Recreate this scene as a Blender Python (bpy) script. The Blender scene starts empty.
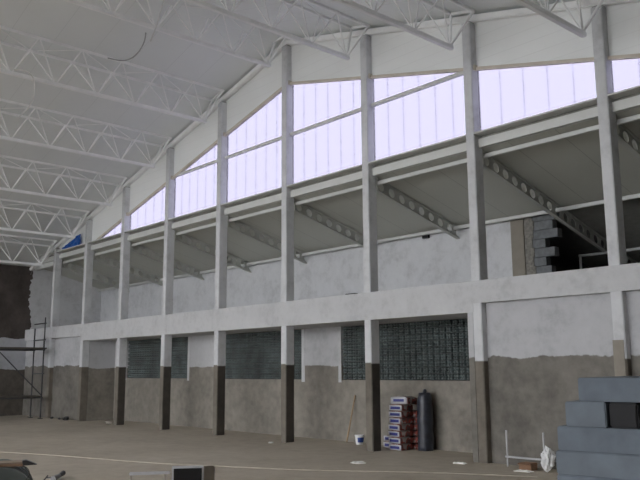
import bpy, bmesh, math, random
from mathutils import Vector, Matrix, noise as mnoise
random.seed(7)
S = bpy.context.scene
COL = S.collection

# ------------------------------------------------------------------ helpers
class MB:
    """collects boxes, bars, tubes and prisms (world coordinates) for ONE mesh"""
    def __init__(self):
        self.bm = bmesh.new()
    def box(self, x0, x1, y0, y1, z0, z1, bev=0.0, rot=None, mi=0):
        cx, cy, cz = (x0+x1)/2, (y0+y1)/2, (z0+z1)/2
        m = Matrix.Translation((cx, cy, cz))
        if rot is not None:
            m = m @ rot.to_4x4()
        m = m @ Matrix.Diagonal((abs(x1-x0), abs(y1-y0), abs(z1-z0), 1))
        r = bmesh.ops.create_cube(self.bm, size=1, matrix=m)
        vs = r['verts']
        for f in {f for v in vs for f in v.link_faces}:
            f.material_index = mi
        if bev > 0:
            es = list({e for v in vs for e in v.link_edges})
            bmesh.ops.bevel(self.bm, geom=es, offset=bev, segments=2, affect='EDGES')
        return self
    def quad(self, pts, mi=0):
        vs = [self.bm.verts.new(p) for p in pts]
        f = self.bm.faces.new(vs); f.material_index = mi
        return self
    def prism(self, poly, axis, a, b, mi=0):
        """poly: 2D points; axis 'y': (x,z) extruded from y=a to b; 'x': (y,z); 'z': (x,y)"""
        def P(p, t):
            if axis == 'y': return (p[0], t, p[1])
            if axis == 'x': return (t, p[0], p[1])
            return (p[0], p[1], t)
        A = [self.bm.verts.new(P(p, a)) for p in poly]
        B = [self.bm.verts.new(P(p, b)) for p in poly]
        fs = [self.bm.faces.new(A), self.bm.faces.new(B[::-1])]
        n = len(poly)
        for i in range(n):
            fs.append(self.bm.faces.new((A[i], B[i], B[(i+1) % n], A[(i+1) % n])))
        for f in fs: f.material_index = mi
        return self
    def bar(self, p, q, w, h=None, up=(0, 0, 1), bev=0.0):
        p, q = Vector(p), Vector(q); h = h or w
        d = (q-p); L = d.length; d.normalize()
        u = Vector(up)
        if abs(d.dot(u)) > .98: u = Vector((0, 1, 0))
        s = d.cross(u).normalized(); u = s.cross(d).normalized()
        m = Matrix((( *s, 0), (*d, 0), (*u, 0), (0, 0, 0, 1))).transposed()
        m = Matrix.Translation((p+q)/2) @ m @ Matrix.Diagonal((w, L, h, 1))
        r = bmesh.ops.create_cube(self.bm, size=1, matrix=m)
        if bev > 0:
            es = list({e for v in r['verts'] for e in v.link_edges})
            bmesh.ops.bevel(self.bm, geom=es, offset=bev, segments=2, affect='EDGES')
        return self
    def cyl(self, p, q, r, r2=None, seg=12, caps=True):
        p, q = Vector(p), Vector(q); r2 = r if r2 is None else r2
        d = q-p; L = d.length
        m = Matrix.Translation((p+q)/2) @ d.to_track_quat('Z', 'Y').to_matrix().to_4x4()
        bmesh.ops.create_cone(self.bm, cap_ends=caps, segments=seg, radius1=r, radius2=r2, depth=L, matrix=m)
        return self
    def tube(self, pts, r, seg=8):
        pts = [Vector(p) for p in pts]
        rings = []
        for i, p in enumerate(pts):
            d = (pts[min(i+1, len(pts)-1)] - pts[max(i-1, 0)]).normalized()
            q = d.to_track_quat('Z', 'Y')
            rings.append([self.bm.verts.new(p + q @ Vector((r*math.cos(a), r*math.sin(a), 0)))
                          for a in [2*math.pi*k/seg for k in range(seg)]])
        for A, B in zip(rings, rings[1:]):
            for k in range(seg):
                self.bm.faces.new((A[k], A[(k+1) % seg], B[(k+1) % seg], B[k]))
        self.bm.faces.new(rings[0][::-1]); self.bm.faces.new(rings[-1])
        return self
    def lathe(self, prof, c, seg=24):
        rings = [[self.bm.verts.new((c[0]+r*math.cos(2*math.pi*k/seg), c[1]+r*math.sin(2*math.pi*k/seg), c[2]+z))
                  for k in range(seg)] for r, z in prof]
        for A, B in zip(rings, rings[1:]):
            for k in range(seg):
                self.bm.faces.new((A[k], A[(k+1) % seg], B[(k+1) % seg], B[k]))
        self.bm.faces.new(rings[0][::-1]); self.bm.faces.new(rings[-1])
        return self
    def build(self, name, mats, parent=None, org=(0, 0, 0), smooth=False):
        bm = self.bm
        bmesh.ops.recalc_face_normals(bm, faces=bm.faces[:])
        bmesh.ops.translate(bm, verts=bm.verts[:], vec=-Vector(org))
        me = bpy.data.meshes.new(name); bm.to_mesh(me); bm.free()
        for m in (mats if isinstance(mats, (list, tuple)) else [mats]): me.materials.append(m)
        if smooth:
            for p in me.polygons: p.use_smooth = True
        o = bpy.data.objects.new(name, me); COL.objects.link(o)
        if parent is not None: o.parent = parent
        else: o.location = org
        return o

def tag(o, label=None, cat=None, group=None, kind=None):
    if label: o['label'] = label
    if cat: o['category'] = cat
    if group: o['group'] = group
    if kind: o['kind'] = kind
    return o
def struct(o): return tag(o, kind='structure')
def empty(name, loc, label, cat, group=None):
    o = bpy.data.objects.new(name, None); COL.objects.link(o); o.location = loc
    o.empty_display_size = .2
    return tag(o, label, cat, group)
def copy_thing(o, loc, label):
    c = o.copy(); COL.objects.link(c); c.location = loc; c['label'] = label
    for ch in o.children:
        d = ch.copy(); COL.objects.link(d); d.parent = c
        for g in ch.children:
            e = g.copy(); COL.objects.link(e); e.parent = d
    return c

# ------------------------------------------------------------------ materials
class NT:
    def __init__(self, name):
        self.m = bpy.data.materials.new(name); self.m.use_nodes = True
        self.t = self.m.node_tree; self.n = self.t.nodes; self.l = self.t.links
        self.b = self.n['Principled BSDF']
    def node(self, ty, **kw):
        x = self.n.new(ty)
        for k, v in kw.items():
            if k in x.inputs.keys(): x.inputs[k].default_value = v
            else: setattr(x, k, v)
        return x
    def link(self, a, b): self.l.new(a, b)
    def pos(self): return self.node('ShaderNodeNewGeometry').outputs['Position']
    def math(self, op, a, b=None, c=None):
        x = self.node('ShaderNodeMath', operation=op)
        for i, v in enumerate((a, b, c)):
            if v is None: continue
            if isinstance(v, (int, float)): x.inputs[i].default_value = v
            else: self.link(v, x.inputs[i])
        return x.outputs[0]
    def noise(self, scale, detail=4, rough=.55, vec=None):
        x = self.node('ShaderNodeTexNoise', Scale=scale, Detail=detail, Roughness=rough)
        self.link(vec if vec is not None else self.pos(), x.inputs['Vector'])
        return x.outputs['Fac']
    def ramp(self, fac, stops):
        x = self.node('ShaderNodeValToRGB'); e = x.color_ramp.elements
        e[0].position, e[0].color = stops[0][0], (*stops[0][1], 1)
        e[1].position, e[1].color = stops[-1][0], (*stops[-1][1], 1)
        for p, c in stops[1:-1]:
            k = e.new(p); k.color = (*c, 1)
        self.link(fac, x.inputs[0]); return x.outputs[0]
    def mix(self, fac, a, b):
        x = self.node('ShaderNodeMix', data_type='RGBA')
        if isinstance(fac, (int, float)): x.inputs[0].default_value = fac
        else: self.link(fac, x.inputs[0])
        for i, v in ((6, a), (7, b)):
            if isinstance(v, tuple): x.inputs[i].default_value = (*v, 1)
            else: self.link(v, x.inputs[i])
        return x.outputs[2]
    def bump(self, h, strength=.3, dist=.01):
        x = self.node('ShaderNodeBump', Strength=strength, Distance=dist)
        self.link(h, x.inputs['Height']); self.link(x.outputs[0], self.b.inputs['Normal'])
    def color(self, c, rough=.8, metal=0):
        if isinstance(c, tuple): self.b.inputs['Base Color'].default_value = (*c, 1)
        else: self.link(c, self.b.inputs['Base Color'])
        self.b.inputs['Roughness'].default_value = rough
        self.b.inputs['Metallic'].default_value = metal
        return self.m

def sc(c, k): return tuple(min(1, v*k) for v in c)
def plain(name, c, rough=.6, metal=0, var=.12, scale=6):
    t = NT(name); f = t.noise(scale)
    return t.color(t.ramp(f, [(.3, sc(c, 1-var)), (.7, sc(c, 1+var))]), rough, metal)

WHITE = (.515, .52, .535); RENDER = (.160, .150, .133)
def white_mottle(t, base=WHITE, lo=.78):
    a = t.noise(1.3, 6, .65); b = t.noise(7, 5, .6)
    f = t.math('ADD', t.math('MULTIPLY', a, .65), t.math('MULTIPLY', b, .35))
    return t.ramp(f, [(.34, sc(base, lo)), (.5, base), (.66, sc(base, 1.08))])
def render_mottle(t, base=RENDER):
    a = t.noise(.8, 6, .65); b = t.noise(5, 5, .6)
    f = t.math('ADD', t.math('MULTIPLY', a, .6), t.math('MULTIPLY', b, .4))
    return t.ramp(f, [(.36, sc(base, .68)), (.5, base), (.64, sc(base, 1.3))])
def two_tone(name, zl, base=RENDER, wbase=WHITE, wob=.05):
    """limewash above an uneven paint edge, bare cement render below"""
    t = NT(name); p = t.pos()
    sep = t.node('ShaderNodeSeparateXYZ'); t.link(p, sep.inputs[0])
    w = t.math('MULTIPLY', t.math('SUBTRACT', t.noise(1.6, 3), .5), wob*2.4)
    w2 = t.math('MULTIPLY', t.math('SUBTRACT', t.noise(14, 2), .5), wob*.5)
    z = t.math('ADD', sep.outputs[2], t.math('ADD', w, w2))
    f = t.node('ShaderNodeMapRange'); t.link(z, f.inputs[0])
    f.inputs[1].default_value = zl-.012; f.inputs[2].default_value = zl+.012
    c = t.mix(f.outputs[0], render_mottle(t, base), white_mottle(t, wbase))
    t.bump(t.noise(22, 5), .25, .01)
    return t.color(c, .9)

M = {}
M['wash'] = two_tone('limewash_over_render', 1.90, RENDER, (.455, .46, .48), .09)
M['wash_column'] = two_tone('limewashed_column', 1.84, (.155, .138, .115), (.59, .60, .62), .012)
M['wash_back'] = two_tone('limewash_veranda_wall', 1.80, (.225, .207, .180), (.48, .485, .50))
M['column_side'] = two_tone('column_flank_light_and_shade', 1.82, (.066, .058, .050), (.68, .69, .72), .012)  # shaded lower flank and window-lit upper flank put into the colours
t = NT('gallery_limewash'); M['white_gallery'] = (t.bump(t.noise(22, 5), .25, .01), t.color(white_mottle(t, (.62, .63, .655)), .9))[1]
t = NT('limewashed_concrete'); M['white'] = (t.bump(t.noise(22, 5), .25, .01), t.color(white_mottle(t), .9))[1]
t = NT('raw_cement_render'); M['render'] = (t.bump(t.noise(22, 5), .3, .01), t.color(render_mottle(t), .92))[1]
# left wall: dark raw upper part, limewash band, render below
t = NT('left_wall_surface'); p = t.pos(); sp = t.node('ShaderNodeSeparateXYZ'); t.link(p, sp.inputs[0])
wz = t.math('ADD', sp.outputs[2], t.math('MULTIPLY', t.math('SUBTRACT', t.noise(1.4, 3), .5), .25))
wy = t.math('ADD', sp.outputs[1], t.math('MULTIPLY', t.math('SUBTRACT', t.noise(1.8, 4), .5), .7))
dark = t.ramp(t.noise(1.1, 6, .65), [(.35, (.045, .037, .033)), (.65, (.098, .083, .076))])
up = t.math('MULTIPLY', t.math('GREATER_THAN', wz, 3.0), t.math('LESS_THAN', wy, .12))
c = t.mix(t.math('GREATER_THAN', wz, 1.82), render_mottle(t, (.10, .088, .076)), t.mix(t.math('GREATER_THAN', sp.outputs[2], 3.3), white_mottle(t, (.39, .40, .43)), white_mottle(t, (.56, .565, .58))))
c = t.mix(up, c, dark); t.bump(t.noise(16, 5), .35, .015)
M['left'] = t.color(c, .95)
# floor
t = NT('dusty_concrete_floor'); a = t.noise(.35, 6, .6); b = t.noise(3.5, 6, .65); c3 = t.noise(30, 3)
f = t.math('ADD', t.math('MULTIPLY', a, .5), t.math('ADD', t.math('MULTIPLY', b, .35), t.math('MULTIPLY', c3, .15)))
c = t.ramp(f, [(.36, (.38, .33, .265)), (.5, (.485, .43, .355)), (.64, (.57, .515, .435))])
t.bump(t.noise(18, 5), .25, .01); M['floor'] = t.color(c, .85)
t = NT('outside_concrete'); M['ground'] = t.color(t.ramp(t.noise(.5), [(.3, (.15, .155, .15)), (.7, (.21, .215, .21))]), .9)
# ceiling panels with joints every metre
def panels(name, base, pitch, axis, rough=.55, line=.66):
    t = NT(name); p = t.pos(); sp = t.node('ShaderNodeSeparateXYZ'); t.link(p, sp.inputs[0])
    fr = t.math('FRACT', t.math('MULTIPLY', sp.outputs[axis], 1/pitch))
    seam = t.math('LESS_THAN', fr, .016/pitch)
    fine = t.math('FRACT', t.math('MULTIPLY', sp.outputs[axis], 10/pitch))
    rib = t.math('LESS_THAN', fine, .12)
    c = t.ramp(t.noise(.6), [(.3, sc(base, .95)), (.7, base)])
    c = t.mix(seam, c, sc(base, line)); t.bump(t.math('ADD', t.math('MULTIPLY', seam, -1.), t.math('MULTIPLY', rib, -.15)), .4, .008)
    return t.color(c, rough)
M['roof'] = panels('white_roof_panels', (.80, .83, .84), 1.0, 1, .55, .88)
M['gable'] = panels('white_gable_panels', (.86, .88, .885), .25, 2, .55, .93)
M['sheet'] = plain('white_bounce_sheet', (.82, .83, .84), .5, 0, .03)
M['bare'] = plain('painted_shade_grey', (.23, .23, .21), .9)  # grey darkened to carry the shade of store ceiling and sill recess
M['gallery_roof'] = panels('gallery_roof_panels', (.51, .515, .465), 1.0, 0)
M['steel'] = plain('white_painted_steel', (.88, .89, .90), .45, 0, .05, 3)
M['steel_beam'] = plain('pale_green_grey_steel', (.47, .48, .45), .5, 0, .07, 3)
M['flashing'] = plain('pale_flashing', (.62, .63, .62), .5, 0, .05, 3)
M['beige'] = plain('beige_flashing', (.58, .53, .46), .6, 0, .08, 4)
M['dark'] = plain('dark_unlit_masonry', (.05, .05, .055), .9)  # the store's lack of light put into this near-black colour
M['blockwork'] = plain('bluish_grey_blockwork', (.17, .18, .19), .95, 0, .2, 9)
M['rough_edge'] = plain('rough_stone_edge', (.22, .21, .19), .95, 0, .4, 14)
M['tan'] = plain('tan_render', (.27, .245, .21), .92, 0, .1, 4)
M['grout'] = plain('window_grout', (.05, .06, .06), .9)
M['scaffold'] = plain('dark_scaffold_steel', (.055, .055, .06), .6, .3)
M['scaffold_board'] = plain('weathered_scaffold_board', (.09, .08, .07), .85)
M['blue'] = plain('blue_tarpaulin', (.012, .10, .42), .45, 0, .35, 5)
M['pole'] = plain('pale_wooden_pole', (.33, .24, .15), .7, 0, .2, 9)
M['plastic_white'] = plain('white_plastic', (.72, .73, .74), .4, 0, .03)
M['label_blue'] = plain('blue_label', (.03, .07, .30), .5)
M['paper'] = plain('white_paper', (.78, .77, .74), .8, 0, .05)
M['card'] = plain('brown_cardboard', (.26, .15, .09), .85)
M['black'] = plain('black_plastic', (.010, .010, .012), .8)
M['blackwrap'] = plain('dark_plastic_wrap', (.03, .033, .045), .4, 0, .4, 8)
M['screen'] = plain('black_glossy_panel', (.008, .009, .012), .18)
M['casing'] = plain('warm_grey_casing', (.30, .27, .23), .6)
M['bezel'] = plain('light_grey_bezel', (.46, .46, .48), .5)
M['drum'] = plain('grey_green_drum_steel', (.16, .18, .18), .45, .3, .15, 4)
M['plank'] = plain('brown_plank', (.17, .105, .065), .8, 0, .25, 7)
M['plank_pale'] = plain('grey_weathered_plank', (.36, .30, .24), .85, 0, .15, 7)
M['dark_metal'] = plain('dark_grey_metal', (.05, .05, .055), .4, .5)
M['grey_metal'] = plain('mid_grey_metal', (.24, .24, .25), .4, .6)
M['foam'] = plain('blue_grey_board', (.115, .138, .165), .75, 0, .15, 5)
M['foam2'] = plain('slate_blue_board', (.100, .121, .148), .75, 0, .17, 6)
M['cord'] = plain('pale_cord', (.46, .415, .345), .8)
M['cable'] = plain('white_cable', (.70, .70, .69), .5)
M['cable_grey'] = plain('grey_cable', (.36, .37, .37), .5)
# glass block: teal glass, glossy, darker centre ridge by bump
t = NT('glass_block'); 
M['block'] = (t.bump(t.noise(9, 2), .12, .01), t.color(t.ramp(t.noise(2.2, 4), [(.3, (.035, .048, .048)), (.7, (.09, .115, .115))]), .05))[1]
M['block'].node_tree.nodes['Principled BSDF'].inputs['Specular IOR Level'].default_value = 1.0
# cement bags
def bag_mat(name, seed, red):
    t = NT(name); co = t.node('ShaderNodeTexCoord').outputs['Object']
    sp = t.node('ShaderNodeSeparateXYZ'); t.link(co, sp.inputs[0])
    # end faces (-Y) carry blue stripes, flanks carry red printed patches
    nrm = t.node('ShaderNodeNewGeometry'); ns = t.node('ShaderNodeSeparateXYZ'); t.link(nrm.outputs['Normal'], ns.inputs[0])
    stripe = t.math('MULTIPLY', t.math('LESS_THAN', t.math('ABSOLUTE', t.math('ADD', sp.outputs[2], .0)), .028),
                    t.math('LESS_THAN', t.math('ABSOLUTE', sp.outputs[0]), .13))
    endf = t.math('LESS_THAN', sp.outputs[1], -.195)
    pn = t.node('ShaderNodeTexNoise', Scale=7.0, Detail=2.0); 
    mp = t.node('ShaderNodeMapping'); mp.inputs['Location'].default_value = (seed*3.1, seed*1.7, 0); t.link(co, mp.inputs[0]); t.link(mp.outputs[0], pn.inputs['Vector'])
    redm = t.math('GREATER_THAN', pn.outputs['Fac'], red)
    dk = t.math('GREATER_THAN', pn.outputs['Fac'], red+.10)
    flank = t.mix(redm, (.40, .36, .35), (.27, .05, .035)); flank = t.mix(dk, flank, (.10, .05, .05))
    c = t.mix(t.math('MULTIPLY', endf, 1.0), flank, t.mix(stripe, (.50, .50, .54), (.03, .035, .20)))
    return t.color(c, .55)
BAGS = [bag_mat('printed_cement_sack', 1.3, .47), bag_mat('printed_cement_sack_red', 2.9, .44)]
# milky polycarbonate: lets the overcast sky through, tinted lavender
t = NT('milky_polycarbonate')
tr = t.node('ShaderNodeBsdfTransparent'); tr.inputs[0].default_value = (.370, .362, .411, 1)
tl = t.node('ShaderNodeBsdfTranslucent'); tl.inputs[0].default_value = (.75, .75, .80, 1)
mx = t.node('ShaderNodeMixShader'); mx.inputs[0].default_value = .025
t.link(tr.outputs[0], mx.inputs[1]); t.link(tl.outputs[0], mx.inputs[2])
t.link(mx.outputs[0], t.n['Material Output'].inputs['Surface'])
M['poly'] = t.m
t = NT('polycarbonate_lap_joint')
tr = t.node('ShaderNodeBsdfTransparent'); tr.inputs[0].default_value = (.87, .87, .91, 1)
t.link(tr.outputs[0], t.n['Material Output'].inputs['Surface'])
M['seam'] = t.m

# ------------------------------------------------------------------ dimensions
XC = [-28.40, -25.70, -22.98, -20.20, -17.41, -14.53, -11.67, -8.785, -6.03]   # left edges of the columns
CW, CD = .20, .262
PEAK = -14.43
def ct(x):   # underside of the edge tube / column heads along the gable
    return 9.97 - (.262 if x < PEAK else .249)*abs(x-PEAK)
def wt(x):   # upper edge of the gable glazing
    return 9.00 - (.257 if x < PEAK else .240)*abs(x-PEAK)
SILL = 6.235; ZB0, ZB1 = 2.75, 3.345; ZR = 2.92
XL, XR = -30.8, 1.2
YB = 1.25; YG = 3.2; YE = 8.0; YREAR = -26.0
def gr(y): return 5.97 - .268*(y-.25)     # underside of the gallery roof

# ------------------------------------------------------------------ setting
struct(MB().box(XL-.3, XR+.3, YREAR, YE, -.2, 0).build('floor', M['floor']))
struct(MB().box(-70, 40, -90, YREAR-.01, -.25, -.05).build('floor_yard', M['ground']))
roof_off = .24
mb = MB()
mb.prism([(XL-.3, ct(XL-.3)+roof_off), (PEAK, ct(PEAK)+roof_off), (XR+.3, ct(XR+.3)+roof_off),
          (XR+.3, ct(XR+.3)+roof_off+.1), (PEAK, ct(PEAK)+roof_off+.1), (XL-.3, ct(XL-.3)+roof_off+.1)], 'y', YREAR, .3)
struct(mb.build('ceiling', M['roof']))
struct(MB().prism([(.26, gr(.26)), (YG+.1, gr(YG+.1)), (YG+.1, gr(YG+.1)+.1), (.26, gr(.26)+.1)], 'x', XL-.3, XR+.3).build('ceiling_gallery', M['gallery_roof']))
struct(MB().prism([(.25, gr(.25)+.105), (YE+.3, gr(YE+.3)+.105), (YE+.3, gr(YE+.3)+.12), (.25, gr(.25)+.12)], 'x', XL-.5, XR+.5).build('ceiling_bounce_sheet', M['sheet']))  # added, out of view: bounces skylight up through the glazing onto the ceiling
struct(MB().prism([(YG+.1, gr(YG+.1)), (YE, gr(YE)), (YE, gr(YE)+.1), (YG+.1, gr(YG+.1)+.1)], 'x', XL-.3, XR+.3).build('ceiling_store', M['bare']))  # store ceiling, its shade put into the colour
# left wall: main hall part and the end of the gallery
mb = MB()
mb.box(XL-.3, XL, YREAR, .26, 0, ct(XL)+roof_off)
mb.prism([(.26, 0), (YE, 0), (YE, gr(YE)), (.26, gr(.26))], 'x', XL-.3, XL)
struct(mb.build('wall_left', M['left']))
mb = MB(); mb.box(XR, XR+.3, YREAR, .26, 0, ct(XR)+roof_off); mb.prism([(.26, 0), (YE, 0), (YE, gr(YE)), (.26, gr(.26))], 'x', XR, XR+.3)
struct(mb.build('wall_right', M['render']))
# gable band above the glazing
mb = MB()
xs = [-28.6, PEAK-(9.0-SILL)/.257, PEAK, PEAK+(9.0-SILL)/.240, XR]
poly = [(x, max(SILL, wt(x))) for x in xs] + [(x, ct(x)+roof_off) for x in (XR, PEAK, -28.6)]
mb.prism(poly, 'y', .17, .25)
mb.prism([(XL, 5.80), (-28.6, 5.80), (-28.6, ct(-28.6)+roof_off), (XL, ct(XL)+roof_off)], 'y', .251, .29)
struct(mb.build('wall_gable', M['gable']))
# gallery back wall (limewashed up to the unfinished opening), slab, veranda wall
def xy_at(y): return gr(y)
mb = MB(); mb.prism([(YG, ZB1), (YG+.2, ZB1), (YG+.2, gr(YG+.2)), (YG, gr(YG))], 'x', XL, -9.98)
struct(mb.build('wall_gallery', M['white_gallery']))
mb = MB(); mb.prism([(YG-.015, ZB1), (YG+.2, ZB1), (YG+.2, gr(YG+.2)), (YG-.015, gr(YG-.015))], 'x', -9.98, -9.64)
struct(mb.build('trim_pier', M['tan']))
mb = MB()
for k in range(9):
    z0 = ZB1+k*.21
    w = .20+.07*((k*37) % 5)/5
    mb.box(-9.64, -9.64+w, YG+.01, YG+.2, z0, min(z0+.21, gr(YG+.2)), .008)
struct(mb.build('trim_rough_edge', M['rough_edge']))
steps = [.10, .22, .42, .30, .52, .30, .62, .50, .62]
mb = MB()
for k, w in enumerate(steps):
    z0 = ZB1+k*.205
    mb.box(-9.45, -9.42+w, YG+.03, YG+.22, z0+.004, min(z0+.2, gr(YG+.22)), .006)
struct(mb.build('wall_blockwork', M['blockwork']))
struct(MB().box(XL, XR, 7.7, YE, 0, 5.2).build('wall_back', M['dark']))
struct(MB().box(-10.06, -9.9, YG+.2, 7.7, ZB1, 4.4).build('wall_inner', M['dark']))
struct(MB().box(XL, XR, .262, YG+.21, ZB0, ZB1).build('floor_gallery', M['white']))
struct(MB().box(XL, XR, YG+.21, 7.7, ZB0, ZB1).build('floor_store', M['dark']))  # slab continued in the dark colour that stands for shade
WIN = [(-24.62, -20.67), (-19.05, -15.2), (-13.71, -9.3)]
WZ0 = 1.45
mb = MB()
mb.box(-25.5, -8.6, YB, YB+.2, 0, WZ0)
prev = -25.5
for a, b in WIN + [(-8.6, 0)]:
    if a > prev: mb.box(prev, a, YB, YB+.2, WZ0, ZB0)
    prev = b
struct(mb.build('wall_veranda', M['wash_back']))
struct(MB().box(-25.7, -25.5, .262, YB+.2, 0, ZB0).build('wall_niche', M['wash_back']))
struct(MB().box(-8.6, -8.4, .262, YB+.2, 0, ZB0).build('wall_return', M['wash_back']))
# infilled bays, set back a little between the columns
for nm, a, b in (('wall_infill', -25.70, XC[0]+CW), ('wall_infill_corner', XL, XC[0]), ('wall_infill_right', XC[8], XC[7]+CW), ('wall_infill_end', XC[8]+CW, XR)):
    struct(MB().box(min(a, b), max(a, b), .14 if nm != 'wall_infill_corner' else .07, .255, 0, ZR).build(nm, M['wash']))
struct(MB().box(-8.91, XC[7], .0, .25, 0, ZB0).build('trim_jamb', M['wash']))
# ring beam between the columns' lower and upper parts
mb = MB()
for a, b, z0 in ((XL, XC[1], ZR), (XC[1], XC[7]+.02, ZB0), (XC[7]+.02, XR, ZR)):
    mb.box(a, b, -.008, .262, z0, ZB1)
struct(mb.build('trim_ring_beam', M['white']))
# window jamb plaster strips
for i, (x0, x1) in enumerate(((-20.67, -20.57), (-15.2, -15.08), (-13.81, -13.71), (-24.72, -24.62))):
    struct(MB().box(x0, x1, YB-.012, YB, WZ0-.06, ZB0).build('trim_%d' % (i+1), M['white']))

# ------------------------------------------------------------------ glass block windows
for i, (a, b) in enumerate(WIN):
    fr = MB().box(a, b, YB+.10, YB+.16, WZ0, ZB0).build('window_%d' % (i+1), M['grout'], None, ((a+b)/2, YB+.1, WZ0)); struct(fr)
    n = round((b-a)/.168); w = (b-a)/n; m = 9; h = (ZB0-WZ0)/m
    bl = MB(); bm = bl.bm
    for cx in range(2*n):
        for cz in range(2*m):
            # every block face is pressed into two by two pillows
            x = a+(cx//2)*w+.011+(cx % 2+.5)*(w-.022)/2
            z = WZ0+(cz//2)*h+.007+(cz % 2+.5)*(h-.014)/2
            K = 6; g = []
            for u in range(K+1):
                row = []
                for v in range(K+1):
                    U, V = u/K*2-1, v/K*2-1
                    dep = .022*(1-U*U)+.020*(1-V*V)
                    if (U == -1 and cx % 2 == 0) or (U == 1 and cx % 2) or (V == -1 and cz % 2 == 0) or (V == 1 and cz % 2): dep = -.03
                    row.append(bm.verts.new((x+U*(w-.022)/4, YB+.06-dep, z+V*(h-.014)/4)))
                g.append(row)
            for u in range(K):
                for v in range(K):
                    bm.faces.new((g[u][v], g[u+1][v], g[u+1][v+1], g[u][v+1]))
    bl.build('glass_blocks', M['block'], fr, ((a+b)/2, YB+.1, WZ0), smooth=True)

# ------------------------------------------------------------------ gable windows
def clip_poly(x0, x1, z0, top):
    pts = [(x0, z0), (x1, z0)]
    xs = [x1] + ([PEAK] if x0 < PEAK < x1 else []) + [x0]
    for x in xs: pts.append((x, top(x)))
    out = []
    for q in pts:
        if not out or (abs(out[-1][0]-q[0])+abs(out[-1][1]-q[1])) > 1e-4: out.append(q)
    return out
xl = PEAK-(9.0-SILL)/.257+.03
xr = PEAK+(9.0-SILL)/.240-.03
wn = 3
for k in range(1, 10):
    x0 = XC[k]+CW if k < 9 else -3.0
    x1 = XC[k+1] if k < 8 else xr
    if k == 9: break
    wn += 1
    x0 = max(x0, xl)
    gl = MB().prism(clip_poly(x0, x1, SILL, wt), 'y', .205, .215)
    org = ((x0+x1)/2, .2, SILL)
    # frame: beige flashing along the sloping head
    fr = MB()
    for (p, q) in ([(x0, x1)] if not (x0 < PEAK < x1) else [(x0, PEAK), (PEAK, x1)]):
        fr.prism([(p, wt(p)-.045), (q, wt(q)-.045), (q, wt(q)+.02), (p, wt(p)+.02)], 'y', .10, .18)
    w = fr.build('window_%d' % wn, M['beige'], None, org); struct(w)
    gl.build('glazing', M['poly'], w, org)
    if k == 1: org2 = org
    # rail
    ZM = 7.605
    ra = [x for x in [x0, x1]]
    a = max(x0, PEAK-(9.0-ZM)/.257); b = min(x1, PEAK+(9.0-ZM)/.240)
    if b-a > .3:
        MB().box(a, b, .12, .2, ZM-.035, ZM+.035).build('rail', M['flashing'], w, org)
    sm = MB(); n = max(2, round((x1-x0)/.47))
    for j in range(1, n):
        x = x0+(x1-x0)*j/n
        if wt(x)-SILL > .1: sm.box(x-.008, x+.008, .196, .224, SILL, wt(x))
    sm.build('seam_strip', M['seam'], w, org)

# sill flashing, fascia and shade-dark recess backing per bay
n_tr = 5
edges = [(XL, XC[0])] + [(XC[k]+CW, XC[k+1]) for k in range(8)] + [(XC[8]+CW, XR)]
for a, b in edges:
    mb = MB(); mb.box(a, b, -.02, .24, SILL-.028, SILL)
    struct(mb.build('trim_%d' % n_tr, M['flashing'])); n_tr += 1
    mb = MB(); mb.box(a, b, .14, .25, 5.965, 6.135)
    struct(mb.build('trim_%d' % n_tr, M['flashing'])); n_tr += 1
    struct(MB().box(a, b, .225, .25, 6.135, SILL-.028).build('trim_%d' % n_tr, M['bare'])); n_tr += 1  # recess backing, coloured dark to stand for its shadow

# ------------------------------------------------------------------ columns
clabels = [
 'pale concrete column at the far left corner, beside the scaffold',
 'pale concrete column between the recessed panel and the dark niche on the left',
 'concrete column standing at the left edge of the farthest glass block window',
 'concrete column standing in front of the farthest glass block window',
 'concrete column at the left edge of the middle glass block window',
 'tallest concrete column, rising to the roof ridge',
 'concrete column between the white bucket and the cement sacks',
 'concrete column at the right end of the nearest glass block window',
 'rightmost concrete column, its foot behind the blue-grey board stack']
for k, x in enumerate(XC):
    z1 = ct(x+.1)+.02
    org = (x+CW/2, CD/2, 0)
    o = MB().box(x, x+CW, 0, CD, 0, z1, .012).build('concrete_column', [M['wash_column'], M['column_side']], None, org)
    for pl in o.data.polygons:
        if abs(pl.normal.x) > .6 and 1 < k < 7: pl.material_index = 1  # side faces take the copy with light and shade painted in
    tag(o, clabels[k], 'column', 'columns of the gable wall')
    hb = MB().box(x+.02, x+CW-.02, .03, .2, z1, z1+.02); hb.build('head_plate', M['grey_metal'], o, org)
    if k < 8 and k > 1:
        MB().box(x+CW, x+CW+.035, .06, .16, wt(x+CW)-.06, wt(x+CW)+.05).build('bracket', M['beige'], o, org)
# bare render patch at the foot of the last column
MB().box(XC[8]-.012, XC[8]+CW-.03, -.012, 0, 0, 2.14).build('render_patch', M['tan'], [o for o in COL.objects if o.get('label') == clabels[8]][0], (XC[8]+CW/2, CD/2, 0))

# edge tubes under the roof along the gable
for a, b, lab in ((XL, PEAK, 'white steel edge tube climbing the left slope of the gable'), (PEAK, XR, 'white steel edge tube descending the right slope of the gable')):
    o = MB().bar((a, .09, ct(a)+.12), (b, .09, ct(b)+.12), .14, .13, bev=.02).build('trim_edge_tube', M['steel'], None, ((a+b)/2, .09, ct((a+b)/2)+.12))
    struct(o)

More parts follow.
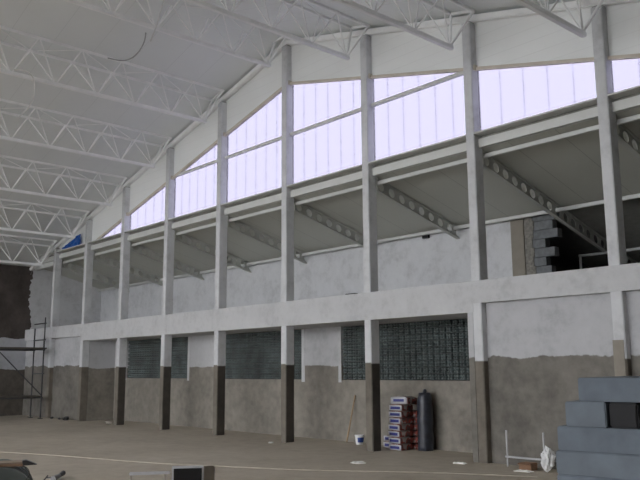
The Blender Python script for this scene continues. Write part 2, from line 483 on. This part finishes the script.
# ------------------------------------------------------------------ roof trusses
def make_truss(slope, label):
    """local frame: origin at bottom chord end; runs along -Y"""
    N = 11; P = 1.07; D = .86; HW = .27
    root = empty('roof_truss', (0, 0, 0), label, 'truss', 'roof trusses')
    LEN = N*P+.3
    zt = lambda s: D + slope*s*HW
    MB().bar((0, .06, 0), (0, -LEN, 0), .10, .085, bev=.012).build('bottom_chord', M['steel'], root)
    for s in (-1, 1):
        MB().bar((s*HW, .47, zt(s)), (s*HW, -LEN, zt(s)), .055, .065, bev=.01).build('top_chord', M['steel'], root)
    for s in (-1, 1):
        MB().cyl((0, 0, .03), (s*HW, .42, zt(s)-.02), .03, seg=10).build('end_post', M['steel'], root)
        for i in range(N):
            y0 = -i*P
            MB().cyl((0, y0-.03, .03), (s*HW, y0-P/2, zt(s)-.02), .0165, seg=8).build('web_bar', M['steel'], root)
            MB().cyl((s*HW, y0-P/2-.03, zt(s)-.02), (0, y0-P+.03, .03), .0165, seg=8).build('web_bar', M['steel'], root)
    for i in range(N):
        y0 = -i*P-P/2
        s = 1 if i % 2 else -1
        MB().cyl((s*HW, y0, zt(s)), (-s*HW, y0-P, zt(-s)), .014, seg=8).build('lacing_bar', M['steel'], root)
    MB().bar((-HW, .42, zt(-1)), (HW, .42, zt(1)), .05, .05).build('end_tie', M['steel'], root)
    return root
tl = ['white lattice roof truss farthest left, above the scaffold corner',
 'white lattice roof truss meeting the gable just right of the blue tarpaulin',
 'white lattice roof truss ending over the column left of the smallest lit window',
 'white lattice roof truss two bays left of the ridge, below the looped white cable',
 'white lattice roof truss left of the ridge with a white cable looped from it',
 'white lattice roof truss at the ridge over the tallest column',
 'white lattice roof truss one bay right of the ridge truss',
 'white lattice roof truss second from the right, over the nearest glass block window',
 'white lattice roof truss farthest right, over the rightmost column']
def tloc(k):
    x = XC[k]+.10
    return (x, -.52, ct(x)-.655)
TL = make_truss(.262, tl[0]); TL.location = tloc(0)
for k in (1, 2, 3, 4): copy_thing(TL, tloc(k), tl[k])
TC = make_truss(0, tl[5]); TC.location = tloc(5)
TR = make_truss(-.249, tl[6]); TR.location = tloc(6)
for k in (7, 8): copy_thing(TR, tloc(k), tl[k])
# the frame that carries the trusses' other ends, behind the viewpoint
o = MB()
yf = -12.9
o.bar((XL, yf, ct(XL)-.78), (PEAK, yf, ct(PEAK)-.78), .25, .3); o.bar((PEAK, yf, ct(PEAK)-.78), (XR, yf, ct(XR)-.78), .25, .3)
o = o.build('frame_rafter', M['steel'], None, (PEAK, yf, ct(PEAK)-.72))
tag(o, 'white steel rafter frame carrying the rear ends of the roof trusses', 'beam')

# ------------------------------------------------------------------ gallery steel
def make_cell_beam(length, label):
    root = empty('cellular_beam', (0, 0, 0), label, 'beam', 'perforated roof beams of the gallery')
    H = .30; sl = -.268
    n = int(length/.315)
    bm = bmesh.new(); T = .012
    R = .096; seg = 16
    # web with round holes: each cell is a ring of quads from square outline to circle
    pit = length/n
    for side in (-T/2, T/2):
        for i in range(n):
            yc = (i+.5)*pit
            inn, out = [], []
            for k in range(seg):
                a = 2*math.pi*(k+.5)/seg
                cx, cz = math.cos(a), math.sin(a)
                s = 1/max(abs(cx), abs(cz))
                inn.append((yc+R*cx, -H/2+R*cz)); out.append((yc+pit/2*cx*s, -H/2+H/2*cz*s))
            def V(q): return bm.verts.new((side, q[0], q[1]+sl*q[0]))
            I = [V(q) for q in inn]; O = [V(q) for q in out]
            for k in range(seg):
                j = (k+1) % seg
                bm.faces.new((I[k], I[j], O[j], O[k]))
                # corner filler
    # hole walls
    for i in range(n):
        yc = (i+.5)*pit
        A = []; B = []
        for k in range(seg):
            a = 2*math.pi*(k+.5)/seg
            y, z = yc+R*math.cos(a), -H/2+R*math.sin(a)
            A.append(bm.verts.new((-T/2, y, z+sl*y))); B.append(bm.verts.new((T/2, y, z+sl*y)))
        for k in range(seg):
            j = (k+1) % seg; bm.faces.new((A[k], A[j], B[j], B[k]))
    # square corners of each cell
    for side in (-T/2, T/2):
        for i in range(n):
            yc = (i+.5)*pit
            for sy in (-1, 1):
                for sz in (-1, 1):
                    c = (yc+sy*pit/2, -H/2+sz*H/2)
                    q = []
                    for k in range(seg):
                        a = 2*math.pi*(k+.5)/seg; cx, cz = math.cos(a), math.sin(a)
                        if cx*sy > 0 and cz*sz > 0:
                            s = 1/max(abs(cx), abs(cz)); q.append((yc+pit/2*cx*s, -H/2+H/2*cz*s, abs(abs(cx)-abs(cz))))
                    q.sort(key=lambda e: e[2]); p1, p2 = q[0], q[1]
                    vs = [bm.verts.new((side, w[0], w[1]+sl*w[0])) for w in (c, p1, p2)]
                    bm.faces.new(vs)
    mb = MB(); mb.bm.free(); mb.bm = bm
    mb.build('web', M['steel_beam'], root)
    for z in (-.006, -H+.006):
        MB().bar((0, 0, z), (0, length, z+sl*length), .10, .012).build('flange', M['steel_beam'], root)
    MB().bar((0, length, -H+sl*length), (0, length, sl*length), .1, .012, up=(0, 1, 0)).build('end_plate', M['steel_beam'], root)
    MB().box(-.06, .06, -.012, 0, -H-.02, .0).build('end_plate', M['steel_beam'], root)
    return root
cl = ['perforated steel roof beam at the far left end of the gallery, beside the dark wall',
 'perforated steel roof beam starting behind the column beside the dark niche',
 'perforated steel roof beam starting behind the column left of the farthest glass blocks',
 'perforated steel roof beam starting behind the column in front of the farthest glass blocks',
 'perforated steel roof beam starting behind the column one left of the tallest column',
 'perforated steel roof beam starting behind the tallest column',
 'perforated steel roof beam ending on the wall beside the small black lamp',
 'perforated steel roof beam running into the dark opening at right',
 'perforated steel roof beam starting behind the rightmost column']
bx = lambda k: (XC[k]+.10, .275, gr(.275)-.012)
B0 = make_cell_beam(3.1, cl[0]); B0.location = bx(0)
for k in range(1, 7): copy_thing(B0, (bx(k)[0]+.06, bx(k)[1], bx(k)[2]), cl[k])
B8 = make_cell_beam(6.4, cl[7]); B8.location = (bx(7)[0]+.05, bx(7)[1], bx(7)[2])
copy_thing(B8, bx(8), cl[8])
for y, lab, w in ((.33, 'pale purlin just behind the gable columns, under the gallery roof', .15), (3.02, 'long pale purlin along the top of the gallery back wall', .14)):
    o = MB().box(XL, XR, y-.004, y+.004, gr(y)-w, gr(y)-w+.075).box(XL, XR, y-.004, y+.06, gr(y)-w-.006, gr(y)-w+.004).box(XL, XR, y-.004, y+.06, gr(y)-w+.071, gr(y)-w+.079)
    for xk in XC: o.box(xk+.02, xk+.10, y, y+.008, gr(y)-w+.05, gr(y)-.004)
    o = o.build('roof_purlin', M['flashing'], None, ((XL+XR)/2, y, gr(y)-w)); tag(o, lab, 'purlin', 'gallery purlins')

# things up in the gallery
o = empty('wall_lamp', (-12.5, YG, 5.07), 'small black lamp on the gallery back wall under the purlin', 'lamp')
MB().box(-12.6, -12.40, YG-.10, YG-.02, 5.01, 5.13, .01).build('lamp_housing', M['black'], o, o.location)
MB().box(-12.53, -12.47, YG-.03, YG, 5.03, 5.10).build('bracket', M['black'], o, o.location)
o = empty('guard_rail', (-8.6, 5, ZB1), 'grey pipe railing in the dark opening behind the gallery', 'railing')
MB().cyl((-9.3, 5, 4.36), (-6.2, 5, 4.36), .035).build('top_rail', M['bezel'], o, o.location)
for x in (-9.27, -7.7, -6.3): MB().cyl((x, 5, ZB1), (x, 5, 4.36), .03).build('post', M['bezel'], o, o.location)
o = MB().box(-.16, .16, -.05, .05, 0, .03, .008).build('offcut', M['dark_metal'], None, (0, 0, 0)); o.location = (-12.15, .10, ZB1+.001)
tag(o, 'dark offcut lying on the concrete ring beam left of a column', 'offcut')
# blue tarpaulin crumpled on the sill
mb = MB(); bm = mb.bm
NX, NZ = 22, 10; g = []
for side in (0, 1):
    gg = []
    for i in range(NX+1):
        u = i/NX; row = []
        for j in range(NZ+1):
            v = j/NZ; x = -27.75+u*1.50
            h = .06+.36*u
            y = .05+.05*mnoise.noise(Vector((x*5, v*4, 3)))+(.035 if side else -.02)*(1-.5*v)
            row.append(bm.verts.new((x, y, SILL+.003+h*v*(1+.10*mnoise.noise(Vector((x*7, 0, 0)))))))
        gg.append(row)
    g.append(gg)
for gg in g:
    for i in range(NX):
        for j in range(NZ): bm.faces.new((gg[i][j], gg[i+1][j], gg[i+1][j+1], gg[i][j+1]))
for i in range(NX):
    bm.faces.new((g[0][i][NZ], g[0][i+1][NZ], g[1][i+1][NZ], g[1][i][NZ])); bm.faces.new((g[0][i][0], g[0][i+1][0], g[1][i+1][0], g[1][i][0]))
for i in (0, NX):
    for j in range(NZ): bm.faces.new((g[0][i][j], g[0][i][j+1], g[1][i][j+1], g[1][i][j]))
o = mb.build('tarpaulin', M['blue'], None, (-27.0, .06, SILL), smooth=True)
tag(o, 'crumpled blue tarpaulin on the sill at the far left of the gable', 'tarpaulin')

# hanging cables
def smooth_path(pts, n=6):
    pts = [Vector(p) for p in pts]; out = []
    for i in range(len(pts)-1):
        p0, p1, p2, p3 = pts[max(i-1, 0)], pts[i], pts[i+1], pts[min(i+2, len(pts)-1)]
        for k in range(n):
            s = k/n
            out.append(.5*((2*p1)+(p2-p0)*s+(2*p0-5*p1+4*p2-p3)*s*s+(3*p1-p0-3*p2+p3)*s**3))
    out.append(pts[-1]); return out
ca = [(-14.2, -3.68, 9.93), (-14.2, -3.75, 9.67), (-14.19, -3.81, 9.4), (-14.2, -3.88, 9.15), (-14.22, -3.97, 8.86)]
o = MB().tube(smooth_path(ca), .014).build('hanging_cable', M['cable'], None, ca[0]); tag(o, 'straight pale cable end dangling past the ridge truss', 'cable', 'loose cables')
cb = [(-14.50, -3.94, 9.16), (-15.10, -3.65, 9.24), (-15.70, -3.45, 9.27), (-16.20, -3.37, 9.28), (-16.60, -3.43, 9.32), (-16.95, -3.64, 9.44)]
o = MB().tube(smooth_path(cb), .016).build('hanging_cable', M['cable_grey'], None, cb[0]); tag(o, 'grey cable sagging in a curve from the ridge truss', 'cable', 'loose cables')
cc = [(-17.25, -5.82, 8.64), (-17.22, -5.57, 8.66), (-17.20, -5.41, 8.58), (-17.20, -5.34, 8.37), (-17.20, -5.35, 8.04), (-17.25, -5.42, 7.82), (-17.30, -5.51, 7.69), (-17.35, -5.62, 7.53)]
o = MB().tube(smooth_path(cc), .016).build('hanging_cable', M['cable'], None, cc[0]); tag(o, 'white cable looped down from a truss at far left', 'cable', 'loose cables')

# ------------------------------------------------------------------ scaffold at far left
sx = (-28.85, -27.92); sy = (-.38, -2.35)
o = empty('scaffold', (-28.4, -1.3, 0), 'dark tubular scaffold with plank decks in the far left corner', 'scaffold')
L0 = o.location
for y in sy:
    for i, x in enumerate(sx):
        MB().cyl((x, y, .02), (x, y, 3.3 if i == 0 else 3.68), .024).build('post', M['scaffold'], o, L0)
        MB().box(x-.07, x+.07, y-.07, y+.07, 0, .02).build('foot_plate', M['scaffold'], o, L0)
    for z in (.75, 1.62, 2.5, 2.85, 3.46 if y == sy[0] else 3.25):
        MB().cyl((sx[0]-.05, y, z), (sx[1]+.1, y, z), .02).build('crossbar', M['scaffold'], o, L0)
for x in sx:
    MB().cyl((x, sy[0]+.05, 2.48), (x, sy[1]-.05, 2.48), .02).build('ledger', M['scaffold'], o, L0)
    MB().cyl((x, sy[0]+.05, .75), (x, sy[1]-.05, .75), .02).build('ledger', M['scaffold'], o, L0)
MB().cyl((sx[1]+.03, sy[0], .82), (sx[1]+.03, sy[1], 2.75), .02).build('brace', M['scaffold'], o, L0)
for j in range(3):
    x = sx[0]+.08+j*.29
    MB().box(x, x+.26, sy[1]-.15, sy[0]+.12, 2.52, 2.57, .006).build('deck_board', M['scaffold_board'], o, L0)
for j in range(2):
    x = sx[0]+.1+j*.36
    MB().box(x, x+.26, sy[1]-.15, sy[0]+.05, .77, .82, .006).build('deck_board', M['scaffold_board'], o, L0)

# ------------------------------------------------------------------ cement sacks
def make_bag(mat, L=.42, W=.34, H=.135, sag=.0, seed=0):
    bm = bmesh.new()
    NX, NY = 8, 10
    top, bot = [], []
    for i in range(NX+1):
        a, b = [], []
        for j in range(NY+1):
            u, v = i/NX*2-1, j/NY*2-1
            e = (1-abs(u)**5)*(1-abs(v)**7)
            px, py = u*W/2*(1-.03*abs(v)**3), v*L/2*(1-.02*abs(u)**3)
            n = .006*mnoise.noise(Vector((px*11+seed, py*11, seed)))
            dz = -sag*max(0, v)*max(0, v)-sag*.5*u*u
            hz = H/2*(.76+.24*e**.6)
            a.append(bm.verts.new((px, py, hz+n+dz))); b.append(bm.verts.new((px, py, -hz*.98+dz)))
        top.append(a); bot.append(b)
    for i in range(NX):
        for j in range(NY):
            bm.faces.new((top[i][j], top[i+1][j], top[i+1][j+1], top[i][j+1]))
            bm.faces.new((bot[i][j], bot[i][j+1], bot[i+1][j+1], bot[i+1][j]))
    for i in range(NX):
        for j in (0, NY): bm.faces.new((top[i][j], top[i+1][j], bot[i+1][j], bot[i][j]))
    for j in range(NY):
        for i in (0, NX): bm.faces.new((top[i][j], top[i][j+1], bot[i][j+1], bot[i][j]))
    bmesh.ops.recalc_face_normals(bm, faces=bm.faces[:])
    me = bpy.data.meshes.new('cement_sack'); bm.to_mesh(me); bm.free(); me.materials.append(mat)
    for p in me.polygons: p.use_smooth = True
    return me
bag_a, bag_b = make_bag(BAGS[0], seed=1), make_bag(BAGS[1], seed=5)
def bag(me, x, y, z, rz, label, rx=0, ry=0):
    o = bpy.data.objects.new('cement_sack', me); COL.objects.link(o)
    o.location = (x, y, z); o.rotation_euler = (rx, ry, rz)
    tag(o, label, 'sack', 'printed cement sacks'); return o
ords = ['lowest', 'second', 'third', 'fourth', 'fifth', 'sixth', 'seventh']
BX, BY = -11.28, .69
for k in range(7):
    bag(bag_a if k not in (4,) else bag_b, BX+random.uniform(-.03, .03), BY+random.uniform(-.02, .02), .0675+k*.1365, random.uniform(-.10, .10),
        ('lowest' if k == 0 else ords[k]+' from the floor')+' of the white sacks with blue stripes in the tall front stack')
bag(make_bag(BAGS[0], .46, .40, .17, .02, 9), BX+.04, BY+.05, .0675+7*.1365+.022, .22, 'bulging sack slumped on top of the tall front stack')
for k in range(6):
    bag(bag_b, BX+.03+random.uniform(-.02, .02), 1.10, .0675+k*.1365, -math.pi/2+random.uniform(-.03, .03),
        ('lowest' if k == 0 else ords[k]+' from the floor')+' of the red printed sacks in the stack behind the tall one')
for k in range(2):
    bag(bag_b, -11.74, .98, .0675+k*.1385, .1+.1*k, ('lower' if k == 0 else 'upper')+' of the two red and white sacks low beside the column')
# dark wrapped bundle beside them
mb = MB(); bm = mb.bm; prof = []
o = empty('wrapped_bundle', (-10.86, .98, 0), 'tall bundle wrapped in dark plastic beside the cement sacks', 'bundle')
rings = []
for j in range(15):
    z = 1.2*j/14; sc_ = 1-.25*max(0, (j-11)/3)**2
    ring = []
    for k in range(20):
        a = 2*math.pi*k/20
        r = .165*sc_*(1+.12*mnoise.noise(Vector((math.cos(a)*2, math.sin(a)*2, z*4))))
        ring.append(bm.verts.new((-10.86+r*math.cos(a), 0.98+r*math.sin(a), z)))
    rings.append(ring)
for A, B in zip(rings, rings[1:]):
    for k in range(20): bm.faces.new((A[k], A[(k+1) % 20], B[(k+1) % 20], B[k]))
bm.faces.new(rings[0][::-1]); bm.faces.new(rings[-1])
mb.build('wrapping', M['blackwrap'], o, o.location, smooth=True)
MB().cyl((-10.86, .98, 1.19), (-10.84, .98, 1.27), .05, .03).build('tied_neck', M['blackwrap'], o, o.location, smooth=True)

# bucket, pole, litter
bc = (-12.80, .93, 0)
o = empty('bucket', bc, 'small white plastic bucket with blue label left of a column', 'bucket')
MB().lathe([(.085, 0), (.105, .19), (.112, .19), (.112, .21), (.098, .21), (.08, .02)], bc).build('tub', M['plastic_white'], o, bc, smooth=False)
mb = MB(); bm = mb.bm
for k in range(8):
    a0, a1 = [-1.25+q*.22 for q in (k, k+1)]
    bm.faces.new([bm.verts.new((bc[0]+r*math.cos(a), bc[1]+r*math.sin(a), z)) for a, z, r in ((a0, .05, .0925), (a1, .05, .0925), (a1, .16, .104), (a0, .16, .104))])
mb.build('label', M['label_blue'], o, bc)
ha = [(bc[0]-.112*math.cos(a), bc[1]-.03*math.sin(a)-.02, .2+.06*math.sin(a)) for a in [math.pi*k/10 for k in range(11)]]
MB().tube(ha, .004, 6).build('handle', M['grey_metal'], o, bc)
o = MB().cyl((-13.30, 1.0, .012), (-13.22, 1.222, 1.09), .019, .017).build('wooden_pole', M['pole'], None, (-13.3, 1.0, 0))
tag(o, 'pale wooden pole leaning against the veranda wall', 'pole')
def scrap(x, y, w, l, label, seed):
    mb = MB(); bm = mb.bm; K = 6; T = []
    for lay in (0, 1):
        g = []
        for i in range(K+1):
            r = []
            for j in range(K+1):
                u, v = i/K-.5, j/K-.5
                z = .012+.03*abs(mnoise.noise(Vector((u*4+seed, v*4, seed))))+(.008 if lay else 0)
                if i in (0, K) or j in (0, K): z = .006+(.006 if lay else -.005)
                r.append(bm.verts.new((x+u*w*(1+.2*math.sin(v*7+seed)), y+v*l*(1+.2*math.sin(u*5+seed)), z)))
            g.append(r)
        T.append(g)
    for g in T:
        for i in range(K):
            for j in range(K): bm.faces.new((g[i][j], g[i+1][j], g[i+1][j+1], g[i][j+1]))
    for i in range(K):
        for e in (0, K):
            bm.faces.new((T[0][i][e], T[0][i+1][e], T[1][i+1][e], T[1][i][e])); bm.faces.new((T[0][e][i], T[0][e][i+1], T[1][e][i+1], T[1][e][i]))
    o = mb.build('paper_scrap', M['paper'], None, (x, y, 0)); tag(o, label, 'scrap', 'litter on the floor'); return o
scrap(-10.30, -1.6, .28, .2, 'white paper scrap on open floor in front of the bucket', 1)
scrap(-14.52, -.3, .12, .10, 'tiny white scrap on the floor beside the tallest column', 2)
scrap(-8.94, -.35, .22, .14, 'white scrap on the floor before the nearest glass block window', 3)
scrap(-7.52, -.48, .26, .14, 'white scrap in front of the brown cardboard box', 4)

# low pipe frame, cardboard and crumpled sheet against the infilled bay
o = empty('pipe_frame', (-7.6, -.1, 0), 'low grey pipe frame standing along the wall near the board stack', 'frame')
L0 = o.location
MB().cyl((-8.12, -.1, .17), (-6.95, -.1, .17), .018).build('rail', M['bezel'], o, L0)
for x in (-8.10, -7.36):
    MB().cyl((x, -.08, 0), (x, -.08, .62), .016).build('post', M['bezel'], o, L0)
o = empty('cardboard_box', (-7.52, -.24, 0), 'small brown cardboard box under the low pipe frame', 'box')
MB().box(-7.70, -7.46, -.34, -.15, .0, .12, .004).build('carton', M['card'], o, o.location)
for s in (-1, 1):
    MB().bar((-7.58, -.245+s*.095, .121), (-7.58, -.245+s*.17, .10), .22, .004).build('flap', M['card'], o, o.location)
mb = MB(); bmesh.ops.create_icosphere(mb.bm, subdivisions=3, radius=1)
for v in mb.bm.verts:
    n = mnoise.noise(v.co*2.2)*.5+mnoise.noise(v.co*5)*.25
    v.co = Vector((v.co.x*.11, v.co.y*.10, v.co.z*.19))*(1+n)
mz = min(v.co.z for v in mb.bm.verts)
for v in mb.bm.verts: v.co += Vector((-7.17, -.28, -mz))
o = mb.build('plastic_sheet', M['plastic_white'], None, (-7.17, -.28, 0)); tag(o, 'crumpled white plastic sheet at the foot of the board stack', 'sheet')

# ------------------------------------------------------------------ blue-grey board stack at right
e = Vector((.987, .163, 0)); nv = Vector((-.163, .987, 0)); P0 = Vector((-3.13, -6.69, 0))
ang = math.atan2(e.y, e.x)
def board(s0, s1, d0, d1, z0, z1, label, mat, bev=.008):
    c = P0 + e*(s0+s1)/2 + nv*(d0+d1)/2
    mb = MB(); bmesh.ops.create_grid(mb.bm, x_segments=1, y_segments=1, size=.5); mb.bm.clear()
    mb.box(-(s1-s0)/2, (s1-s0)/2, -(d1-d0)/2, (d1-d0)/2, 0, z1-z0, bev)
    o = mb.build('insulation_board', mat, None, (0, 0, 0)); o.location = (c.x, c.y, z0); o.rotation_euler = (0, 0, ang)
    tag(o, label, 'board', 'blue-grey boards in the stack'); return o
zs = [0, .188, .376, .564, .752, .938, 1.108, 1.282, 1.46, 1.632]
bl = ['lowest blue-grey board of the stack, lying on the floor', 'second blue-grey board up from the floor in the stack', 'third blue-grey board up from the floor in the stack',
      'fourth blue-grey board up from the floor in the stack', 'fifth blue-grey board from the floor, just below the picture edge layer', 'blue-grey board two layers below the black box',
      'blue-grey board directly under the black box', None, 'topmost blue-grey board of the stack, above the black box']
offs = [.02, -.01, .01, 0, .0, .005, .03, 0, .20]
for k in range(9):
    if k == 7: continue
    board(offs[k], 2.9+.02*(k % 3), 0+.012*((k*5) % 3), 1.15, zs[k]+.0015, zs[k+1]-.0015, bl[k], M['foam'] if k % 2 else M['foam2'])
board(.10, .395, .0, 1.1, zs[7]+.001, zs[8]-.001, 'short blue-grey block left of the black box', M['foam'])
board(.63, 2.85, .10, 1.1, zs[7]+.001, zs[8]-.001, 'set back blue-grey block right of the black box', M['foam2'])
o = empty('black_box', (0, 0, 0), 'black box wedged in the gap near the top of the board stack', 'box')
c = P0+e*.508+nv*.14; o.location = (c.x, c.y, zs[7]+.001); o.rotation_euler = (0, 0, ang)
MB().box(-.10, .10, -.12, .14, 0, .172, .012).build('casing', M['black'], o)
MB().box(-.085, .085, -.125, -.115, .012, .158, .003).build('front_panel', M['black'], o)

# ------------------------------------------------------------------ foreground items at the bottom edge
# upright cabinet with a black front
vd = Vector((-7.6, 4.83, 0)).normalized()       # away from the viewpoint
def local(loc, fwd):
    a = math.atan2(fwd.y, fwd.x)-math.pi/2
    return a
o = empty('cabinet', (-7.595, -6.98, 0), 'small upright cabinet with black front panel and pale bezel', 'cabinet')
o.rotation_euler = (0, 0, local(0, Vector((-7.6, 4.83, 0))))
mb = MB(); mb.box(-.178, .178, 0, .03, 0, .64, .006); mb.build('bezel', M['bezel'], o)
mb = MB(); mb.box(-.155, .155, -.008, .004, .04, .615, .003); mb.build('front_panel', M['screen'], o)
mb = MB(); bm = mb.bm
prof = [(.178, .03), (.235, .10), (.30, .20), (.315, .30), (.25, .42), (-.10, .42), (-.165, .30), (-.172, .03)]
A = [bm.verts.new((x, y, .0)) for x, y in prof]; B = [bm.verts.new((x*1.0, y, .625-.10*max(0, (y-.2))/.22)) for x, y in prof]
bm.faces.new(A[::-1]); bm.faces.new(B)
for i in range(len(prof)): j = (i+1) % len(prof); bm.faces.new((A[i], A[j], B[j], B[i]))
bmesh.ops.bevel(bm, geom=bm.edges[:], offset=.015, segments=2, affect='EDGES')
mb.build('casing', M['casing'], o)
# low trestle
a0, a1 = Vector((-7.92, -7.53, 0)), Vector((-7.70, -7.14, 0))
o = empty('trestle', (a0+a1)/2, 'low pale metal trestle left of the black-fronted cabinet', 'trestle'); L0 = o.location
dv = (a1-a0).normalized(); pv = Vector((-dv.y, dv.x, 0))
MB().bar(a0+Vector((0, 0, .575)), a1+Vector((0, 0, .575)), .05, .03, bev=.004).build('top_bar', M['bezel'], o, L0)
for q in (a0+dv*.02, a1-dv*.06):
    for s in (-1, 1):
        MB().bar(q+Vector((0, 0, .565)), q+pv*s*.16, .025, .02).build('leg', M['casing'], o, L0)
MB().bar(a0+dv*.02+Vector((0, 0, .22))+pv*.1, a1-dv*.06+Vector((0, 0, .22))+pv*.1, .02, .02).build('brace', M['casing'], o, L0)
# drum lying on its side with planks across it
DC = Vector((-8.37, -8.76, .355)); ax = Vector((-8.37, 3.05, 0)).normalized()
o = empty('steel_drum', (DC.x, DC.y, 0), 'grey steel drum lying on its side at the bottom left', 'drum'); L0 = o.location
MB().cyl(DC, DC+ax*.85, .345, seg=40).build('shell', M['drum'], o, L0)
for t_ in (0.0, .28, .56, .83): MB().cyl(DC+ax*t_, DC+ax*(t_+.02), .355, seg=40).build('hoop', M['drum'], o, L0)
MB().cyl(DC-ax*.012+Vector((0, 0, .2)), DC+ax*.01+Vector((0, 0, .2)), .03).build('bung', M['dark_metal'], o, L0)
rt = Vector((-ax.y, ax.x, 0))*-1   # to the right as seen
Z = .7105
o = MB().bar(DC+ax*.32-rt*1.0+Vector((0, 0, Z+.0125-.355)), DC+ax*.32+rt*.20+Vector((0, 0, Z+.0125-.355)), .20, .025, bev=.003).build('plank', M['plank_pale'], None, (DC.x, DC.y, Z))
tag(o, 'pale weathered plank lying across the steel drum', 'plank')
o = empty('dark_plank', (DC.x, DC.y, Z), 'short brown plank with dark tapered end, nearer plank on the steel drum', 'plank'); L0 = o.location
b0 = DC+ax*.09-rt*.50+Vector((0, 0, Z+.0145-.355)); b1 = DC+ax*.09+rt*.20+Vector((0, 0, Z+.0145-.355))
MB().bar(b0, b1, .16, .026, bev=.003).build('board', M['plank'], o, L0)
MB().prism([(0, -.026), (.15, -.02), (.04, .03), (0, .026)], 'y', -.05, .05).build('tapered_end', M['dark_metal'], o, (0, 0, 0))
te = o.children[-1]; te.location = (b1-Vector(L0))+rt*-.005+Vector((0, 0, .013)); te.rotation_euler = (0, 0, math.atan2(rt.y, rt.x))
wr = [DC+ax*.09+rt*.185+Vector((0, 0, .354)), DC+ax*.05+rt*.25+Vector((0, 0, .33)), DC-ax*.02+rt*.27+Vector((0, 0, .27)), DC-ax*.035+rt*.22+Vector((0, 0, .20))]
o = MB().tube(smooth_path(wr), .004, 6).build('wire', M['dark_metal'], None, wr[0]); tag(o, 'thin dark wire hanging from the plank over the drum', 'wire')
# hand tool on the floor
tb = Vector((-12.12, -6.54, 0)); td = Vector((-.60, .50, 0)).normalized()
o = empty('hand_tool', tb, 'grey hand tool with dark grip lying on the floor at bottom left', 'tool')
MB().cyl(tb-td*.16+Vector((0, 0, .042)), tb+td*.16+Vector((0, 0, .046)), .042, .034, 14).build('tool_body', M['grey_metal'], o, tb, smooth=False)
MB().cyl(tb+td*.16+Vector((0, 0, .046)), tb+td*.38+Vector((0, 0, .06)), .028, .042, 14).build('grip', M['dark_metal'], o, tb)
MB().cyl(tb-td*.12+Vector((-.10, -.12, .012)), tb+td*.08+Vector((-.10, -.12, .06)), .010, .010, 8).build('side_handle', M['dark_metal'], o, tb)
MB().bar(tb+Vector((0, 0, .042)), tb+Vector((-.10, -.12, .04)), .016, .016).build('bracket', M['dark_metal'], o, tb)
# pale cord along the floor
pts = [(-17.9, -6.0, .006), (-17.1, -5.63, .006), (-15.45, -5.03, .006), (-13.07, -4.33, .006), (-11.9, -3.78, .006), (-10.3, -2.99, .006), (-8.6, -1.75, .006), (-7.0, -.9, .006)]
o = MB().tube(smooth_path(pts), .0065, 6).build('cord', M['cord'], None, pts[0]); tag(o, 'thin pale cord stretched across the floor in front of the columns', 'cord')
# mortar crumbs along the foot of the wall at far left
for i, (x, y, r, lab) in enumerate(((-27.6, -.08, .06, 'dark mortar crumb at the wall foot, nearest the scaffold'), (-27.0, -.06, .05, 'dark mortar crumb midway along the recessed panel foot'), (-26.35, -.10, .10, 'largest dark mortar crumb beside the niche'), (-23.25, -.05, .09, 'small heap of debris at the foot of a far left column'))):
    mb = MB(); bmesh.ops.create_icosphere(mb.bm, subdivisions=2, radius=1)
    for v in mb.bm.verts:
        v.co = Vector((v.co.x*r*1.6, v.co.y*r, v.co.z*r*.7))*(1+.35*mnoise.noise(v.co*2+Vector((i*3, 0, 0))))
    mz = min(v.co.z for v in mb.bm.verts)
    for v in mb.bm.verts: v.co += Vector((x, y, -mz))
    o = mb.build('mortar_crumb', M['dark_metal'] if i < 3 else M['tan'], None, (x, y, 0)); tag(o, lab, 'rubble', 'mortar crumbs')

# ------------------------------------------------------------------ camera
f, pitch, yaw, roll = 761.22, .16867, .83645, -.00633
cam = bpy.data.cameras.new('camera'); cam.sensor_width = 36; cam.sensor_fit = 'HORIZONTAL'; cam.lens = f/640*36
cam.clip_start = .05; cam.clip_end = 300
co = bpy.data.objects.new('camera', cam); COL.objects.link(co)
cy, sy_ = math.cos(yaw), math.sin(yaw); cp, sp_ = math.cos(pitch), math.sin(pitch)
fw = Vector((-sy_, cy, 0)); r0 = Vector((cy, sy_, 0)); up = Vector((0, 0, 1))
F = fw*cp+up*sp_; U = up*cp-fw*sp_
R2 = r0*math.cos(roll)+U*math.sin(roll); U2 = U*math.cos(roll)-r0*math.sin(roll)
m = Matrix((R2, U2, -F)).transposed().to_4x4(); m.translation = Vector((0, -11.811, 1.7))
co.matrix_world = m
S.camera = co

# ------------------------------------------------------------------ light: an overcast sky
w = bpy.data.worlds.new('overcast_sky'); S.world = w; w.use_nodes = True
bg = w.node_tree.nodes['Background']; bg.inputs[0].default_value = (.96, .97, 1.0, 1); bg.inputs[1].default_value = 1.0
S.view_settings.view_transform = 'Standard'; S.view_settings.look = 'None'; S.view_settings.gamma = 1
S.view_settings.use_curve_mapping = False
S.view_settings.exposure = 2.6
S.cycles.use_denoising = True
S.cycles.max_bounces = 10; S.cycles.diffuse_bounces = 6; S.cycles.transparent_max_bounces = 12
